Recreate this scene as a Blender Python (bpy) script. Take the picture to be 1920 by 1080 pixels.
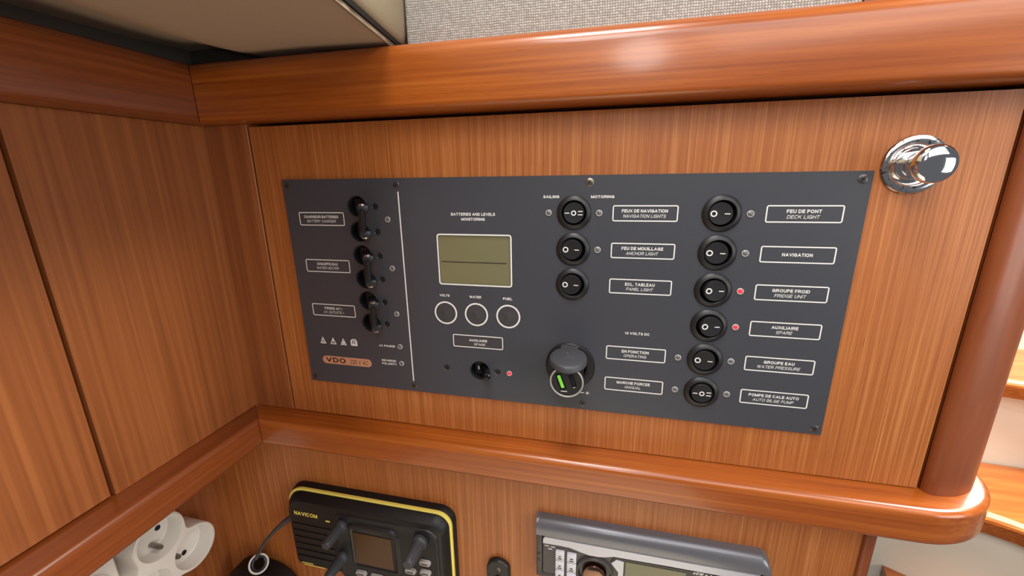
import bpy, bmesh, math, random
from mathutils import Vector, Matrix
from mathutils.geometry import tessellate_polygon

# ------------------------------------------------------------------ clearing, camera, world, lights, exposure
for o in list(bpy.data.objects):
    bpy.data.objects.remove(o, do_unlink=True)
scene = bpy.context.scene
COL = scene.collection
random.seed(7)
EYE = 1.25                      # metres above the cabin sole; all builders below work in millimetres around eye level

cam_data = bpy.data.cameras.new('camera')
cam = bpy.data.objects.new('camera', cam_data)
COL.objects.link(cam)
scene.camera = cam
R = ((0.97398681, 0.04489167, -0.22211356),
     (0.22613417, -0.25568494, 0.93994071),
     (-0.01459559, -0.96571732, -0.2591853))
cam.matrix_world = Matrix(((R[0][0], -R[0][1], -R[0][2], 0.0),
                           (R[1][0], -R[1][1], -R[1][2], -0.290),
                           (R[2][0], -R[2][1], -R[2][2], EYE),
                           (0, 0, 0, 1)))
cam_data.sensor_width = 36.0
cam_data.lens = 36.0 * 776.02 / 1920.0
cam_data.clip_start = 0.01
cam_data.clip_end = 50

world = bpy.data.worlds.new('cabin_daylight')
scene.world = world
world.use_nodes = True
bg = world.node_tree.nodes['Background']
bg.inputs[0].default_value = (0.93, 0.95, 1.0, 1)
bg.inputs[1].default_value = 0.13


def area(name, loc, target, size, power, color=(1, 1, 1), size_y=None):
    d = bpy.data.lights.new(name, 'AREA')
    d.energy = power
    d.color = color
    d.size = size / 1000
    if size_y:
        d.shape = 'ELLIPSE' if name == 'window_daylight' else 'RECTANGLE'
        d.size_y = size_y / 1000
    o = bpy.data.objects.new(name, d)
    COL.objects.link(o)
    o.location = (loc[0] / 1000, loc[1] / 1000, loc[2] / 1000 + EYE)
    v = Vector(target) - Vector(loc)
    o.rotation_euler = v.to_track_quat('-Z', 'Y').to_euler()
    return o


area('hatch_daylight', (-40, -330, 800), (-20, -330, -600), 260, 6.0, (1.0, 0.98, 0.95), 260)
area('deck_opening_daylight', (-110, -660, 560), (30, 0, -70), 420, 4.6, (1.0, 0.98, 0.955), 300)
area('shadow_soft_fill', (480, -720, 520), (0, 0, -60), 720, 4.3, (1.0, 0.98, 0.955), 520)  # added fill lamp: softens the ceiling's shadow edge on the top rail
area('window_daylight', (75, -1250, 400), (0, 0, -50), 150, 1.5, (1.0, 0.97, 0.93), 280)
area('companionway_daylight', (1480, 1150, 850), (700, 560, -450), 700, 16.0, (1.0, 0.95, 0.85), 500)
area('steps_fill', (1050, 260, 1000), (760, 560, -500), 700, 55.0, (1.0, 0.96, 0.87), 600)  # added second lamp: brightens the steps without glare on the lower rail
area('saloon_daylight', (1350, -880, -60), (-60, -40, 0), 760, 8.5, (1.0, 0.96, 0.92), 640)

scene.view_settings.view_transform = 'Standard'
scene.view_settings.look = 'None'
scene.view_settings.gamma = 1.0
scene.view_settings.use_curve_mapping = False
scene.view_settings.exposure = 0.0


# ------------------------------------------------------------------ materials
def srgb(r, g, b):
    def f(c):
        c /= 255
        return c / 12.92 if c <= 0.04045 else ((c + 0.055) / 1.055) ** 2.4
    return (f(r), f(g), f(b), 1)


def mat(name, col, rough=0.5, metal=0.0, spec=0.5, coat=0.0, coat_rough=0.1, emit=None, estr=0.0, noise=None, bump=0.0, bscale=900):
    m = bpy.data.materials.new(name)
    m.use_nodes = True
    nt = m.node_tree
    b = nt.nodes['Principled BSDF']
    b.inputs['Base Color'].default_value = col
    b.inputs['Roughness'].default_value = rough
    b.inputs['Metallic'].default_value = metal
    b.inputs['Specular IOR Level'].default_value = spec
    b.inputs['Coat Weight'].default_value = coat
    b.inputs['Coat Roughness'].default_value = coat_rough
    if emit:
        b.inputs['Emission Color'].default_value = emit
        b.inputs['Emission Strength'].default_value = estr
    tc = nt.nodes.new('ShaderNodeTexCoord')
    n = nt.nodes.new('ShaderNodeTexNoise')
    n.inputs['Scale'].default_value = bscale
    n.inputs['Detail'].default_value = 3
    nt.links.new(tc.outputs['Object'], n.inputs['Vector'])
    v = noise if noise is not None else 0.06
    mix = nt.nodes.new('ShaderNodeMix')
    mix.data_type = 'RGBA'
    nt.links.new(n.outputs['Fac'], mix.inputs['Factor'])
    mix.inputs['A'].default_value = tuple(c * (1 - v) for c in col[:3]) + (1,)
    mix.inputs['B'].default_value = tuple(min(1, c * (1 + v)) for c in col[:3]) + (1,)
    nt.links.new(mix.outputs['Result'], b.inputs['Base Color'])
    if bump:
        bp = nt.nodes.new('ShaderNodeBump')
        bp.inputs['Strength'].default_value = bump
        bp.inputs['Distance'].default_value = 0.0002
        nt.links.new(n.outputs['Fac'], bp.inputs['Height'])
        nt.links.new(bp.outputs['Normal'], b.inputs['Normal'])
    return m


def wood(name, dark, mid, light, fine, broad, pore=None, rough=0.38, coat=0.35, coat_rough=0.22, contrast=1.0, bump=0.08):
    """fine / broad / pore: frequency vectors (per metre) of stretched noises along the grain."""
    m = bpy.data.materials.new(name)
    m.use_nodes = True
    nt = m.node_tree
    b = nt.nodes['Principled BSDF']
    tc = nt.nodes.new('ShaderNodeTexCoord')

    def stretched(vec, detail, dist=0.0, off=0.0):
        mp = nt.nodes.new('ShaderNodeMapping')
        mp.inputs['Scale'].default_value = vec
        mp.inputs['Location'].default_value = (off, off * 1.7, off * 0.6)
        nt.links.new(tc.outputs['Object'], mp.inputs['Vector'])
        n = nt.nodes.new('ShaderNodeTexNoise')
        n.inputs['Scale'].default_value = 1.0
        n.inputs['Detail'].default_value = detail
        n.inputs['Distortion'].default_value = dist
        nt.links.new(mp.outputs['Vector'], n.inputs['Vector'])
        return n.outputs['Fac']
    f = stretched(fine, 4, 0.25)
    g = stretched(broad, 3, 0.4, 3.3)
    add = nt.nodes.new('ShaderNodeMix')
    add.data_type = 'FLOAT'
    add.inputs['Factor'].default_value = 0.36
    nt.links.new(f, add.inputs['A'])
    nt.links.new(g, add.inputs['B'])
    cr = nt.nodes.new('ShaderNodeValToRGB')
    e = cr.color_ramp.elements
    w = 0.17 / contrast
    e[0].position = 0.5 - w
    e[0].color = dark
    e[1].position = 0.5 + w
    e[1].color = light
    k = e.new(0.5)
    k.color = mid
    nt.links.new(add.outputs['Result'], cr.inputs['Fac'])
    out = cr.outputs['Color']
    if pore:
        p = stretched(pore, 2, 0.0, 7.1)
        pr = nt.nodes.new('ShaderNodeValToRGB')
        pr.color_ramp.elements[0].position = 0.60
        pr.color_ramp.elements[0].color = (1, 1, 1, 1)
        pr.color_ramp.elements[1].position = 0.72
        pr.color_ramp.elements[1].color = (0.80, 0.72, 0.66, 1)
        nt.links.new(p, pr.inputs['Fac'])
        mx = nt.nodes.new('ShaderNodeMix')
        mx.data_type = 'RGBA'
        mx.blend_type = 'MULTIPLY'
        mx.inputs['Factor'].default_value = 1.0
        nt.links.new(out, mx.inputs['A'])
        nt.links.new(pr.outputs['Color'], mx.inputs['B'])
        out = mx.outputs['Result']
    nt.links.new(out, b.inputs['Base Color'])
    b.inputs['Roughness'].default_value = rough
    b.inputs['Coat Weight'].default_value = coat
    b.inputs['Coat Roughness'].default_value = coat_rough
    bp = nt.nodes.new('ShaderNodeBump')
    bp.inputs['Strength'].default_value = bump
    bp.inputs['Distance'].default_value = 0.0003
    nt.links.new(f, bp.inputs['Height'])
    nt.links.new(bp.outputs['Normal'], b.inputs['Normal'])
    return m


M = {}
VD, VM, VL = srgb(138, 73, 29), srgb(168, 97, 44), srgb(200, 134, 75)
M['veneer'] = wood('teak_veneer', VD, VM, VL, (900, 900, 8), (330, 330, 4), (1900, 1900, 70), rough=0.42, coat=0.2, coat_rough=0.3, contrast=0.72)
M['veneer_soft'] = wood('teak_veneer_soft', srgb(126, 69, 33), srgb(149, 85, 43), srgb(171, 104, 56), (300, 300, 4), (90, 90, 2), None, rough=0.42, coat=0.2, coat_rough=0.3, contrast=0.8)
SD, SM, SL = srgb(130, 60, 17), srgb(156, 79, 23), srgb(180, 100, 36)
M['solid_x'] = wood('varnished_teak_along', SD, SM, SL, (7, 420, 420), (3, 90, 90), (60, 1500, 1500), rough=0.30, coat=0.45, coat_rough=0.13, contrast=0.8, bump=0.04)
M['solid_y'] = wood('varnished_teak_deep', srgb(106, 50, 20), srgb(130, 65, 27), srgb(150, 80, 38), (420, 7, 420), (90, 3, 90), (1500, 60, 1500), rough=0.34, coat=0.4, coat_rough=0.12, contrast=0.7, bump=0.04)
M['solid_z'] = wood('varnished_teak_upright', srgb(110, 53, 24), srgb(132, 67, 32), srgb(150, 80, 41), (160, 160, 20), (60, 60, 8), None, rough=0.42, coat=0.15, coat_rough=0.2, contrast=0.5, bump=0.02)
M['tread_wood'] = wood('varnished_tread_wood', srgb(160, 78, 26), srgb(196, 108, 40), srgb(222, 140, 64), (5, 60, 60), (2, 20, 20), None, rough=0.3, coat=0.4, coat_rough=0.15, contrast=0.7)
M['dark_gap'] = mat('dark_recess', srgb(16, 11, 9), 0.9)
M['panel'] = mat('charcoal_panel_paint', srgb(64, 65, 71), 0.34, spec=0.55, noise=0.05, bump=0.05, bscale=2500)
M['print'] = mat('white_print', srgb(226, 224, 220), 0.5)
M['plastic'] = mat('black_plastic', srgb(27, 27, 29), 0.42, noise=0.08, bump=0.03)
M['plastic_rough'] = mat('black_moulded_plastic', srgb(18, 17, 17), 0.5, noise=0.1, bump=0.12, bscale=1800)
M['gloss'] = mat('black_gloss', srgb(14, 14, 15), 0.16)
M['rubber'] = mat('grey_black_rubber', srgb(62, 62, 66), 0.5, bump=0.1)
M['screw'] = mat('blackened_screw', srgb(92, 88, 85), 0.34, metal=0.7)
M['screw_steel'] = mat('steel_screw', srgb(140, 128, 116), 0.32, metal=0.85)
M['cross'] = mat('screw_recess', srgb(10, 9, 9), 0.8)
M['led_ring'] = mat('led_clear_rim', srgb(176, 174, 170), 0.25, spec=0.7)
M['led_off'] = mat('led_unlit', srgb(96, 94, 92), 0.15, spec=0.8)
M['led_red'] = mat('led_lit_red', srgb(220, 40, 50), 0.2, emit=srgb(255, 50, 64), estr=0.8)
M['lcd'] = mat('olive_lcd_glass', srgb(116, 112, 82), 0.14, spec=0.5, noise=0.06, bscale=40)
M['lcd_brown'] = mat('brown_lcd_glass', srgb(84, 56, 28), 0.2, spec=0.4, bscale=60)
M['lcd_line'] = mat('lcd_dark_line', srgb(40, 34, 26), 0.5)
M['button'] = mat('membrane_button', srgb(62, 61, 63), 0.42)
M['copper'] = mat('copper_badge', srgb(214, 158, 124), 0.32, metal=0.25)
M['badge_ink'] = mat('badge_ink', srgb(34, 24, 22), 0.5)
M['sticker'] = mat('label_sticker', srgb(66, 64, 66), 0.3)
M['green'] = mat('lime_green_usb_tongue', srgb(126, 214, 66), 0.4, emit=srgb(126, 220, 66), estr=0.12)
M['ring_grey'] = mat('silver_grey_ring', srgb(176, 172, 168), 0.35, metal=0.3)
M['pin'] = mat('brushed_pin_metal', srgb(196, 178, 168), 0.28, metal=0.9)
M['nickel'] = mat('nickel_plate', srgb(150, 146, 138), 0.3, metal=0.9)
M['yellow'] = mat('yellow_trim', srgb(255, 233, 112), 0.45)
M['grey_key'] = mat('grey_rubber_key', srgb(168, 162, 156), 0.5)
M['key_ink'] = mat('key_ink', srgb(60, 58, 58), 0.6)
M['silver'] = mat('silver_grey_plastic', srgb(196, 197, 204), 0.32, metal=0.2, coat=0.2)
M['graphite'] = mat('graphite_plastic', srgb(118, 118, 124), 0.32, metal=0.4, coat=0.2)
M['dark_grey'] = mat('dark_grey_plastic', srgb(72, 68, 66), 0.4)
M['white_key'] = mat('white_key', srgb(214, 214, 222), 0.4)
M['white_plastic'] = mat('white_plastic', srgb(226, 220, 212), 0.35, noise=0.02)
M['cream'] = mat('cream_paint', srgb(238, 229, 208), 0.45, noise=0.03, bscale=30)
M['strip'] = mat('pale_tread_inlay', srgb(176, 174, 142), 0.6, noise=0.08, bscale=160)
M['headliner'] = mat('taupe_headliner', srgb(184, 164, 140), 0.75, noise=0.06, bump=0.25, bscale=1500)
M['filler'] = mat('ceiling_edge_shade', srgb(74, 68, 62), 0.9)  # dark tone stands in for the shade along the ceiling edge
M['riser'] = mat('olive_grey_headliner', srgb(146, 134, 110), 0.7, noise=0.04, bscale=200)
M['bronze'] = mat('bronze_tinted_chrome', srgb(140, 108, 90), 0.16, metal=1.0)
M['mirror_cap'] = mat('polished_chrome', (0.86, 0.86, 0.88, 1), 0.06, metal=1.0, noise=0.01)


def chrome_worn():
    m = mat('pitted_chrome', (0.83, 0.82, 0.82, 1), 0.12, metal=1.0, noise=0.02)
    nt = m.node_tree
    b = nt.nodes['Principled BSDF']
    tc = nt.nodes.new('ShaderNodeTexCoord')
    n = nt.nodes.new('ShaderNodeTexNoise')
    n.inputs['Scale'].default_value = 620
    n.inputs['Detail'].default_value = 4
    nt.links.new(tc.outputs['Object'], n.inputs['Vector'])
    r = nt.nodes.new('ShaderNodeValToRGB')
    r.color_ramp.elements[0].position = 0.58
    r.color_ramp.elements[0].color = (0.83, 0.82, 0.82, 1)
    r.color_ramp.elements[1].position = 0.68
    r.color_ramp.elements[1].color = (0.16, 0.13, 0.11, 1)
    nt.links.new(n.outputs['Fac'], r.inputs['Fac'])
    nt.links.new(r.outputs['Color'], b.inputs['Base Color'])
    return m


M['chrome'] = chrome_worn()


def tweed():
    m = bpy.data.materials.new('grey_tweed_weave')
    m.use_nodes = True
    nt = m.node_tree
    b = nt.nodes['Principled BSDF']
    tc = nt.nodes.new('ShaderNodeTexCoord')
    sep = nt.nodes.new('ShaderNodeSeparateXYZ')
    nt.links.new(tc.outputs['Object'], sep.inputs[0])
    wob = nt.nodes.new('ShaderNodeTexNoise')
    wob.inputs['Scale'].default_value = 160
    nt.links.new(tc.outputs['Object'], wob.inputs['Vector'])

    def math_(op, a, bb):
        n = nt.nodes.new('ShaderNodeMath')
        n.operation = op
        for i, v in enumerate((a, bb)):
            if isinstance(v, (int, float)):
                n.inputs[i].default_value = v
            else:
                nt.links.new(v, n.inputs[i])
        return n.outputs[0]
    wz = math_('MULTIPLY', math_('SUBTRACT', wob.outputs['Fac'], 0.5), 0.0012)
    z = math_('ADD', sep.outputs['Z'], wz)
    x = math_('ADD', math_('ADD', sep.outputs['X'], math_('MULTIPLY', z, 0.55)), wz)
    comb = nt.nodes.new('ShaderNodeCombineXYZ')
    nt.links.new(x, comb.inputs['X'])
    nt.links.new(z, comb.inputs['Y'])
    br = nt.nodes.new('ShaderNodeTexBrick')
    br.inputs['Scale'].default_value = 1000.0
    br.inputs['Brick Width'].default_value = 1.55
    br.inputs['Row Height'].default_value = 1.5
    br.inputs['Mortar Size'].default_value = 0.24
    br.inputs['Mortar Smooth'].default_value = 1.0
    br.offset = 0.5
    br.inputs['Color1'].default_value = srgb(196, 191, 184)
    br.inputs['Color2'].default_value = srgb(168, 162, 155)
    br.inputs['Mortar'].default_value = srgb(106, 100, 94)
    nt.links.new(comb.outputs[0], br.inputs['Vector'])
    nt.links.new(br.outputs['Color'], b.inputs['Base Color'])
    b.inputs['Roughness'].default_value = 0.9
    b.inputs['Specular IOR Level'].default_value = 0.15
    bp = nt.nodes.new('ShaderNodeBump')
    bp.invert = True
    bp.inputs['Strength'].default_value = 0.6
    bp.inputs['Distance'].default_value = 0.0005
    nt.links.new(br.outputs['Fac'], bp.inputs['Height'])
    nt.links.new(bp.outputs['Normal'], b.inputs['Normal'])
    return m


M['tweed'] = tweed()

# ------------------------------------------------------------------ builders (millimetres: x right, y into the bulkhead, z up, origin at eye level)
WORLD = {}          # object -> origin in millimetres


def link(name, data, parent, at):
    o = bpy.data.objects.new(name, data)
    COL.objects.link(o)
    at = Vector(at)
    WORLD[o.name] = at
    if parent:
        o.parent = parent
        o.location = (at - WORLD[parent.name]) / 1000
    else:
        o.location = at / 1000 + Vector((0, 0, EYE))
    return o


def tag(o, label, cat, group=None):
    o['label'] = label
    o['category'] = cat
    if group:
        o['group'] = group
    return o


def thing(name, label, cat, at, group=None):
    o = link(name, None, None, at)
    o.empty_display_size = 0.02
    return tag(o, label, cat, group)


def structure(o):
    o['kind'] = 'structure'
    return o


def rrect(x0, x1, z0, z1, r, n=6):
    pts = []
    rs = r if isinstance(r, (list, tuple)) else (r, r, r, r)       # bottom-left, bottom-right, top-right, top-left
    for (cx, cz, a0, rr) in ((x0 + rs[0], z0 + rs[0], 180, rs[0]), (x1 - rs[1], z0 + rs[1], 270, rs[1]),
                             (x1 - rs[2], z1 - rs[2], 0, rs[2]), (x0 + rs[3], z1 - rs[3], 90, rs[3])):
        for i in range(n + 1):
            a = math.radians(a0 + 90 * i / n)
            pts.append((cx + rr * math.cos(a), cz + rr * math.sin(a)))
    return pts


def circ(cx, cz, r, n=32):
    return [(cx + r * math.cos(2 * math.pi * i / n), cz + r * math.sin(2 * math.pi * i / n)) for i in range(n)]


class B:
    """Collects geometry for ONE mesh, in millimetres."""

    def __init__(self):
        self.bm = bmesh.new()
        self.mi = 0

    def face(self, vs):
        try:
            f = self.bm.faces.new(vs)
            f.material_index = self.mi
        except ValueError:
            pass

    def v(self, p):
        return self.bm.verts.new(p)

    def mark(self):
        return len(self.bm.verts)

    def since(self, k):
        self.bm.verts.ensure_lookup_table()
        return [self.bm.verts[i] for i in range(k, len(self.bm.verts))]

    def turn(self, k, centre, axis, deg):
        mtx = Matrix.Rotation(math.radians(deg), 4, axis)
        c = Vector(centre)
        for v in self.since(k):
            v.co = mtx @ (v.co - c) + c
        return self

    def box(self, x0, x1, y0, y1, z0, z1, bev=0.0, seg=2):
        before = set(self.bm.verts)
        vs = [self.v((x, y, z)) for x in (x0, x1) for y in (y0, y1) for z in (z0, z1)]
        fs = []
        for ids in ((0, 1, 3, 2), (4, 6, 7, 5), (0, 4, 5, 1), (2, 3, 7, 6), (0, 2, 6, 4), (1, 5, 7, 3)):
            f = self.bm.faces.new([vs[i] for i in ids])
            f.material_index = self.mi
            fs.append(f)
        if bev:
            es = list({e for f in fs for e in f.edges})
            bmesh.ops.bevel(self.bm, geom=es, offset=bev, segments=seg, profile=0.5, affect='EDGES', material=-1)
        return self

    def plate(self, loops, y0, y1, axis='y'):
        """Outer loop and hole loops, filled at y0 (front) and y1 (back) with walls. axis 'z': loops are (x, y), extruded in z; 'x': loops are (y, z)."""
        def P(p, d):
            return {'y': (p[0], d, p[1]), 'z': (p[0], p[1], d), 'x': (d, p[0], p[1])}[axis]
        flat = [p for l in loops for p in l]
        tris = tessellate_polygon([[Vector((p[0], p[1], 0)) for p in l] for l in loops])
        a = [self.v(P(p, y0)) for p in flat]
        b = [self.v(P(p, y1)) for p in flat]
        for t in tris:
            self.face([a[i] for i in t])
            self.face([b[i] for i in reversed(t)])
        k = 0
        for l in loops:
            n = len(l)
            for i in range(n):
                j = (i + 1) % n
                self.face([a[k + i], a[k + j], b[k + j], b[k + i]])
            k += n
        return self

    def lathe(self, c, prof, n=36, axis='y', close=True):
        """prof: (radius, offset along axis). Ends with radius 0 close to a point."""
        def P(r, d, t):
            ct, st = r * math.cos(t), r * math.sin(t)
            if axis == 'y':
                return (c[0] + ct, c[1] + d, c[2] + st)
            if axis == 'x':
                return (c[0] + d, c[1] + ct, c[2] + st)
            return (c[0] + ct, c[1] + st, c[2] + d)
        rings = []
        for r, d in prof:
            if r < 1e-6:
                rings.append([self.v(P(0, d, 0))])
            else:
                rings.append([self.v(P(r, d, 2 * math.pi * i / n)) for i in range(n)])
        for A, C in zip(rings, rings[1:]):
            for i in range(n):
                j = (i + 1) % n
                if len(A) == 1 and len(C) == 1:
                    continue
                if len(A) == 1:
                    self.face([A[0], C[i], C[j]])
                elif len(C) == 1:
                    self.face([A[i], C[0], A[j]])
                else:
                    self.face([A[i], C[i], C[j], A[j]])
        if close:
            for ring in (rings[0], rings[-1]):
                if len(ring) > 2:
                    self.face(ring)
        return self

    def loft(self, loops, cap0=True, cap1=True):
        """loops: lists of 3D points of equal length."""
        rs = [[self.v(p) for p in l] for l in loops]
        n = len(rs[0])
        for A, C in zip(rs, rs[1:]):
            for i in range(n):
                j = (i + 1) % n
                self.face([A[i], A[j], C[j], C[i]])
        if cap0:
            self.face(list(reversed(rs[0])))
        if cap1:
            self.face(rs[-1])
        return self

    def tube(self, path, r, n=10, caps=True):
        pts = [Vector(p) for p in path]
        rs = r if isinstance(r, (list, tuple)) else [r] * len(pts)
        prev = None
        rings = []
        for i, p in enumerate(pts):
            t = (pts[min(i + 1, len(pts) - 1)] - pts[max(i - 1, 0)]).normalized()
            if prev is None:
                u = t.orthogonal().normalized()
            else:
                u = (prev - t * prev.dot(t)).normalized()
            prev = u
            w = t.cross(u)
            rings.append([self.v(p + (u * math.cos(2 * math.pi * k / n) + w * math.sin(2 * math.pi * k / n)) * rs[i]) for k in range(n)])
        for A, C in zip(rings, rings[1:]):
            for k in range(n):
                j = (k + 1) % n
                self.face([A[k], A[j], C[j], C[k]])
        if caps:
            self.face(list(reversed(rings[0])))
            self.face(rings[-1])
        return self

    def bar(self, a, b, w, h, up=(0, 0, 1), bev=0.6):
        a, b = Vector(a), Vector(b)
        t = (b - a).normalized()
        s = t.cross(Vector(up)).normalized()
        u = s.cross(t)
        L = (b - a).length
        k = self.mark()
        self.box(-w / 2, w / 2, 0, L, -h / 2, h / 2, bev, 2)
        for v in self.since(k):
            v.co = a + s * v.co.x + t * v.co.y + u * v.co.z
        return self

    def build(self, name, mats, parent=None, at=None, smooth=35):
        if at is None:
            at = WORLD[parent.name] if parent else (0, 0, 0)
        at = Vector(at)
        bmesh.ops.recalc_face_normals(self.bm, faces=self.bm.faces)
        for v in self.bm.verts:
            v.co = (v.co - at) / 1000
        me = bpy.data.meshes.new(name)
        self.bm.to_mesh(me)
        self.bm.free()
        for m in (mats if isinstance(mats, (list, tuple)) else [mats]):
            me.materials.append(m)
        me.polygons.foreach_set('use_smooth', [True] * len(me.polygons))
        me.set_sharp_from_angle(angle=math.radians(smooth))
        return link(name, me, parent, at)


def copy_tree(src, at, parent=None, names=()):
    """A copy of a part and of its sub-parts, sharing meshes."""
    c = src.copy()
    COL.objects.link(c)
    at = Vector(at)
    WORLD[c.name] = at
    if parent:
        c.parent = parent
        c.location = (at - WORLD[parent.name]) / 1000
    for ch in src.children:
        d = ch.copy()
        COL.objects.link(d)
        d.parent = c
        d.location = ch.location.copy()
        WORLD[d.name] = at + ch.location * 1000
    return c


def _el(cx, cy, rx, ry, a0, a1, n=12):
    return [(cx + rx * math.cos(math.radians(a0 + (a1 - a0) * i / n)), cy + ry * math.sin(math.radians(a0 + (a1 - a0) * i / n))) for i in range(n + 1)]


# a plain grotesque alphabet drawn as stroke centre lines in a unit box: letter -> (width / cap height, strokes)
_P = [(0, 0), (0, 1), (.55, 1)] + _el(.6, .74, .40, .26, 90, -90) + [(0, .48)]
GLYPH = {
    'A': (.94, [[(0, 0), (.5, 1)], [(.5, 1), (1, 0)], [(.2, .30), (.8, .30)]]),
    'B': (.80, [[(0, 0), (0, 1), (.55, 1)] + _el(.6, .765, .34, .235, 90, -90) + [(0, .53)], [(.55, .53)] + _el(.6, .265, .40, .265, 90, -90) + [(0, 0), (0, .1)]]),
    'C': (.86, [_el(.5, .5, .5, .5, 42, 318, 20)]),
    'D': (.84, [[(0, 0), (0, 1), (.4, 1)] + _el(.42, .5, .58, .5, 90, -90) + [(0, 0), (0, .1)]]),
    'E': (.72, [[(1, 1), (0, 1), (0, 0), (1, 0)], [(0, .52), (.92, .52)]]),
    'F': (.68, [[(1, 1), (0, 1), (0, 0)], [(0, .50), (.88, .50)]]),
    'G': (.92, [_el(.5, .5, .5, .5, 42, 315, 20) + [(1, .12), (1, .46), (.56, .46)]]),
    'H': (.82, [[(0, 0), (0, 1)], [(1, 0), (1, 1)], [(0, .53), (1, .53)]]),
    'I': (.20, [[(.5, 0), (.5, 1)]]),
    'K': (.86, [[(0, 0), (0, 1)], [(.95, 1), (0, .36)], [(.36, .60), (1, 0)]]),
    'L': (.68, [[(0, 1), (0, 0), (1, 0)]]),
    'M': (.98, [[(0, 0), (0, 1)], [(0, 1), (.5, .08)], [(.5, .08), (1, 1)], [(1, 1), (1, 0)]]),
    'N': (.82, [[(0, 0), (0, 1)], [(0, 1), (1, 0)], [(1, 0), (1, 1)]]),
    'O': (.94, [_el(.5, .5, .5, .5, 0, 360, 28)]),
    'P': (.76, [_P]),
    'R': (.86, [_P, [(.50, .48), (1, 0)]]),
    'S': (.78, [_el(.5, .755, .48, .245, 25, 262, 12) + _el(.5, .25, .5, .25, 82, -155, 12)]),
    'T': (.76, [[(0, 1), (1, 1)], [(.5, 1), (.5, 0)]]),
    'U': (.82, [[(0, 1), (0, .34)] + _el(.5, .34, .5, .34, 180, 360) + [(1, 1)]]),
    'V': (.90, [[(0, 1), (.5, 0)], [(.5, 0), (1, 1)]]),
    'W': (1.24, [[(0, 1), (.26, 0)], [(.26, 0), (.5, 1)], [(.5, 1), (.74, 0)], [(.74, 0), (1, 1)]]),
    'X': (.86, [[(0, 0), (1, 1)], [(0, 1), (1, 0)]]),
    'Y': (.88, [[(0, 1), (.5, .44), (1, 1)], [(.5, .44), (.5, 0)]]),
    '0': (.70, [_el(.5, .5, .5, .5, 0, 360, 24)]),
    '1': (.46, [[(.1, .74), (.7, .98), (.7, 0)]]),
    '2': (.70, [_el(.5, .72, .48, .28, 165, -38, 12) + [(0, 0), (1, 0)]]),
    '4': (.74, [[(.74, 0), (.74, 1), (0, .27), (1, .27)]]),
    'x': (.60, [[(0, 0), (1, .62)], [(0, .62), (1, 0)]]),
    '.': (.20, [[(.5, 0), (.5, .05)]]),
}


def text(body, cx, cz, y, size, m, parent, bold=True, italic=False, width=None, name='lettering', weight=None):
    """Flat printed capitals, `size` mm tall and `width` mm wide, centred on (cx, cz)."""
    t = weight or (.205 if bold else .13)
    vs, fs, lay = [], [], []
    pen = 0.0
    nst = 0
    for chh in body:
        if chh == ' ':
            pen += .36 if bold else .46
            continue
        w, strokes = GLYPH[chh]
        for st in strokes:
            nst += 1
            pts = [Vector((pen + t / 2 + px * max(w - t, 0), t / 2 + pz * (1 - t))) for px, pz in st]
            closed = (pts[0] - pts[-1]).length < 1e-4
            L = len(pts)
            base = len(vs)
            for i, p in enumerate(pts):
                a = pts[i - 1] if i else (pts[-2] if closed else None)
                c = pts[i + 1] if i < L - 1 else (pts[1] if closed else None)
                d1 = (p - a).normalized() if a is not None else None
                d2 = (c - p).normalized() if c is not None else None
                d1, d2 = d1 or d2, d2 or d1
                n1, n2 = Vector((-d1.y, d1.x)), Vector((-d2.y, d2.x))
                mv = n1 + n2
                mv = mv.normalized() if mv.length > 0.05 else n1
                k = min(1.0 / max(mv.dot(n1), 0.2), 1.7) * t / 2
                ext = Vector((0, 0))
                if not closed and i in (0, L - 1):
                    ext = (d2 if i == 0 else d1) * (t / 2 if i else -t / 2)
                    if chh in 'AVWXYKMN' or (chh == 'R' and i):
                        ext = ext * 0.9
                vs += [p + mv * k + ext, p - mv * k + ext]
                lay += [nst % 5 + i * 0.12, nst % 5 + i * 0.12]
            for i in range(L - 1):
                q = base + 2 * i
                fs.append((q, q + 1, q + 3, q + 2))
        pen += w + (.15 if bold else .16)
    xs = [v.x for v in vs]
    lo_, hi_ = min(xs), max(xs)
    kx = width / (hi_ - lo_) if width else size
    co = []
    for v, ly in zip(vs, lay):
        zz = min(max(v.y, 0), 1) - 0.5
        co.append((((v.x - (lo_ + hi_) / 2) * kx + (zz * size * .21 if italic else 0)) / 1000, -0.00001 * ly, zz * size / 1000))
    me = bpy.data.meshes.new(name)
    me.from_pydata(co, [], fs)
    me.materials.append(m)
    return link(name, me, parent, (cx, y, cz))


# ------------------------------------------------------------------ the setting
# plan of the joinery: bulkhead front at y = 2, left lining at x = -324, instrument panel front at y = 0
def moulding(pts, z0, z1, top_r, bot_r, name, m):
    """pts: plan outline as (x, y, inward x, inward y); the inward vector says how that point moves where an edge is rounded."""
    layers = []
    for i in range(7):
        a = math.radians(90 * i / 6)
        layers.append((bot_r * (1 - math.sin(a)), z0 + bot_r * (1 - math.cos(a))))
    for i in range(9):
        a = math.radians(90 * i / 8)
        layers.append((top_r * (1 - math.cos(a)), z1 - top_r * (1 - math.sin(a))))
    loops = [[(x + ix * d, y + iy * d, z) for x, y, ix, iy in pts] for d, z in layers]
    return B().loft(loops).build(name, m, smooth=30)


def arc(cx, cy, r, a0, a1, n):
    return [(cx + r * math.cos(math.radians(a0 + (a1 - a0) * i / n)), cy + r * math.sin(math.radians(a0 + (a1 - a0) * i / n))) for i in range(n + 1)]


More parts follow.
